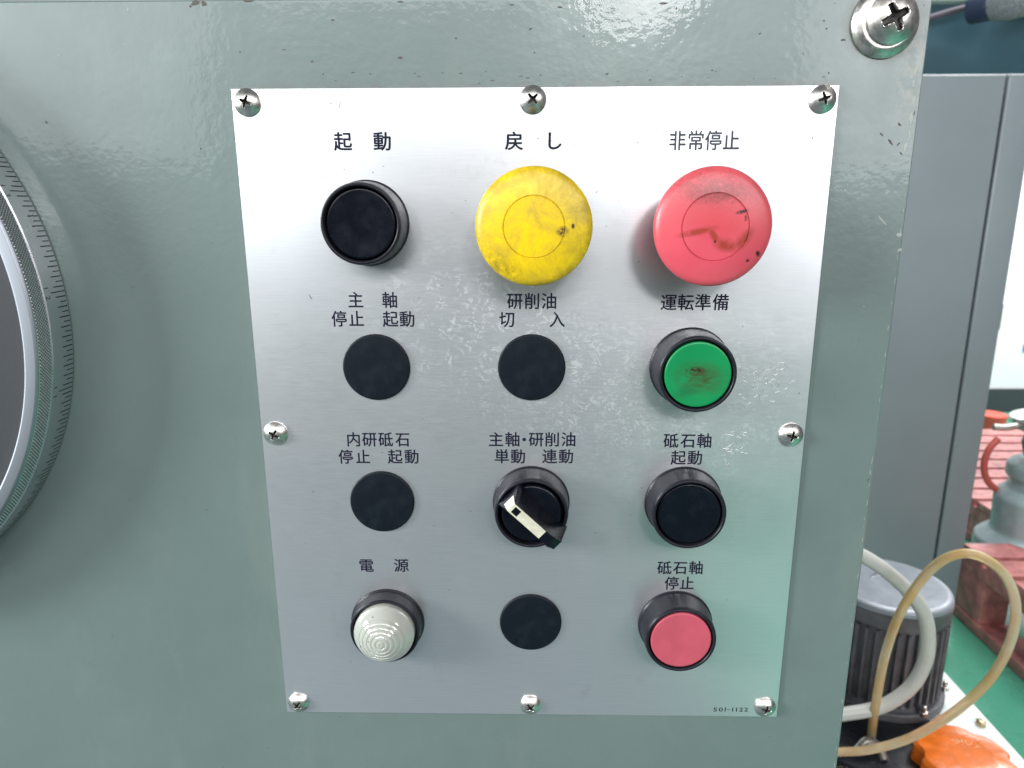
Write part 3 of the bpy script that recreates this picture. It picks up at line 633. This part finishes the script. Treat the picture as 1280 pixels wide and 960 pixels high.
cc = PZ(1209, 940, -366); cap_o = empty('filler_cap', (cc[0], cc[1], -400), 'orange lobed filler cap with embossed OPEN and SHUT, bottom right corner', 'cap')
orange = simple('oily_orange_plastic', (.74, .16, .012), .24, nscale=60, namt=.2, coat=.3)
def lob(r, h, a): return r * (1 - (.15 if 7 < h < 30 else .09 if h < 32 and h > 7 else 0) * (max(0, math.cos(6 * a + .9)) ** 1.6) * min(1, r / 35))
mesh_obj('lid', *lathe(fillet([(53, 0), (53, 6, 1), (50.5, 7.5, .5), (50, 26, 1), (46.5, 30.5, 2), (24, 33.5, 5), (0, 34)], 6), 180, 'z', lob), orange, cap_o, angle=24)
eb = MB()
def arc_text(s, R0, a0, size, h):
    a = a0
    for ch in s:
        v, f = glyph(ch, .01); w_ = v[:, 0].max() - v[:, 0].min(); cx = (v[:, 0].max() + v[:, 0].min()) / 2
        P_ = []
        for x, y in v: q = a - (x - cx) * size / R0; r_ = R0 + (y - .35) * size; P_.append((r_ * math.cos(q), r_ * math.sin(q), h(r_)))
        eb.add(P_, f); a -= (w_ + .22) * size / R0
hfn = lambda r_: 34.1 - (r_ / 44) ** 3 * 1.4
arc_text('SHUT', 16, 1.85, 10, lambda r_: 34.6 - max(0, r_ - 20) * .1); arc_text('OPEN', 32, 1.38, 9, lambda r_: 34.5 - max(0, r_ - 22) * .15)
eb.build('embossed_lettering', simple('orange_letter_highlight', (.95, .55, .30), .2), cap_o, smooth=False)  # letters paler than the lid, highlight of the embossing put into the colour
tabp = PZ(1088, 938, -385); hook = mesh_obj('wing_nut', *tube([tabp + np.array([-14, 0, 0]), tabp + np.array([-2, 4, 9]), tabp + np.array([10, 2, 2]), tabp + np.array([12, -8, -6])], 5), M['screw']); tag(hook, 'small silver curved wing nut at the bottom, left of the orange cap', 'wing nut')
for px, py, lab in ((1169, 889, 'brass coloured bolt head on the tank top beside the motor foot'), (1226, 904, 'small bolt head on the tank behind the orange cap'), (1142, 928, 'brass bolt between the hoses and the orange cap')):
    p = PZ(px, py, -398); b = mesh_obj('tank_bolt', *lathe(fillet([(0, 0), (6, 0), (6, 4, 1), (4, 6, 1), (0, 6.5)]), 6, 'z'), simple('brassy_bolt', (.5, .42, .25), .3, 1), loc=(p[0], p[1], -400)); tag(b, lab, 'bolt')

# ------------------------------------------------------------------ background: red pallets and the grey pump
redp = simple('faded_red_pallet', (.52, .20, .19), .42, nscale=30, namt=.4)
def pallet(x0, y0, z0, wx, ly, H, label, rot=0):
    t = empty('pallet', (x0, y0, z0), label, 'pallet', 'red pallets on the green floor')
    for k in range(9): mesh_obj('deck_board', *box(0, wx, k * ly / 9 + 6, (k + 1) * ly / 9 - 14, H - 24, H, 3), redp, t)
    for x in (0, wx / 2 - 40, wx - 80):
        mesh_obj('top_rail', *box(x + 2, x + 78, 2, ly - 2, H - 62, H - 24.5, 3), redp, t); mesh_obj('bottom_board', *box(x, x + 80, 0, ly, 0, 30, 3), redp, t)
        for y in (0, ly / 2 - 60, ly - 120): mesh_obj('block', *box(x + 4, x + 76, y + 4, y + 116, 30.5, H - 62.5, 3), redp, t)
    t.rotation_euler = (0, 0, math.radians(rot)); return t
pallet(1188, 660, -899, 1000, 900, 214, 'red pallet lying on the green floor right beside the blue grey cabinet')
pallet(1500, 1900, -899, 1000, 900, 150, 'second red pallet farther back on the green floor, partly behind the grey pump')

pc = PY(1286, 690, 1600); gpump = empty('grease_pump', (pc[0], 1600, -680), 'grey green pump body with a shiny metal head and lever at the right border', 'pump')
sy = 1 / .43; zb = pc[2]; gb = simple('pale_grey_green_enamel', (.36, .46, .47), .28, nscale=12, namt=.1)
def LP(rows): return [(r * sy * .98, (690 - y) * sy * 1.04 + (zb + 680), c) for r, y, c in rows]
mesh_obj('body', *lathe(fillet(LP([(0, 700, 0), (60, 700, 6), (60, 676, 8), (44, 664, 8), (46, 622, 10), (36, 612, 5), (31, 604, 3), (38, 598, 6), (38, 584, 10), (26, 576, 4), (20, 574, 0)])), 64, 'z'), gb, gpump)
mesh_obj('base_collar', *lathe([(0, 0), (60, 0), (60, zb + 680 - 22), (0, zb + 680 - 22)], 32, 'z'), dk, gpump)
mesh_obj('neck', *lathe(fillet(LP([(22, 576, 0), (27, 560, 2), (24, 548, 2), (30, 544, 0)])), 48, 'z'), simple('dark_metal', (.10, .10, .10), .3, .9), gpump)
mesh_obj('head', *lathe(fillet(LP([(30, 545, 0), (42, 541, 6), (44, 530, 8), (30, 524, 4), (0, 522, 0)])), 48, 'z'), simple('polished_metal', (.8, .79, .74), .15, 1), gpump)
lv = [PY(1242, 534, 1600), PY(1262, 534, 1595), PY(1290, 526, 1600)]; lvo = mesh_obj('lever', *tube([np.array(q) - np.array([pc[0], 1600, -680]) for q in lv], 9), M['screw'], gpump)
rh = mesh_obj('red_hose', *tube([PY(1248, 548, 1640), PY(1236, 562, 1640), PY(1230, 582, 1640), PY(1234, 600, 1640), (PY(1246, 612, 1640)), PY(1262, 618, 1640)], 9), simple('red_rubber', (.62, .13, .10), .4)); tag(rh, 'red rubber hose curving out behind the grey pump', 'hose')
rc = PZ(1237, 534, -880); mesh = mesh_obj('red_bin', *lathe(fillet([(0, 0), (60, 0), (70, 90, 3), (64, 92), (0, 88)]), 40, 'z'), simple('red_plastic_bin', (.7, .09, .06), .4), loc=(rc[0], rc[1], -900)); tag(mesh, 'small red bin far back at the foot of the white wall', 'bin')
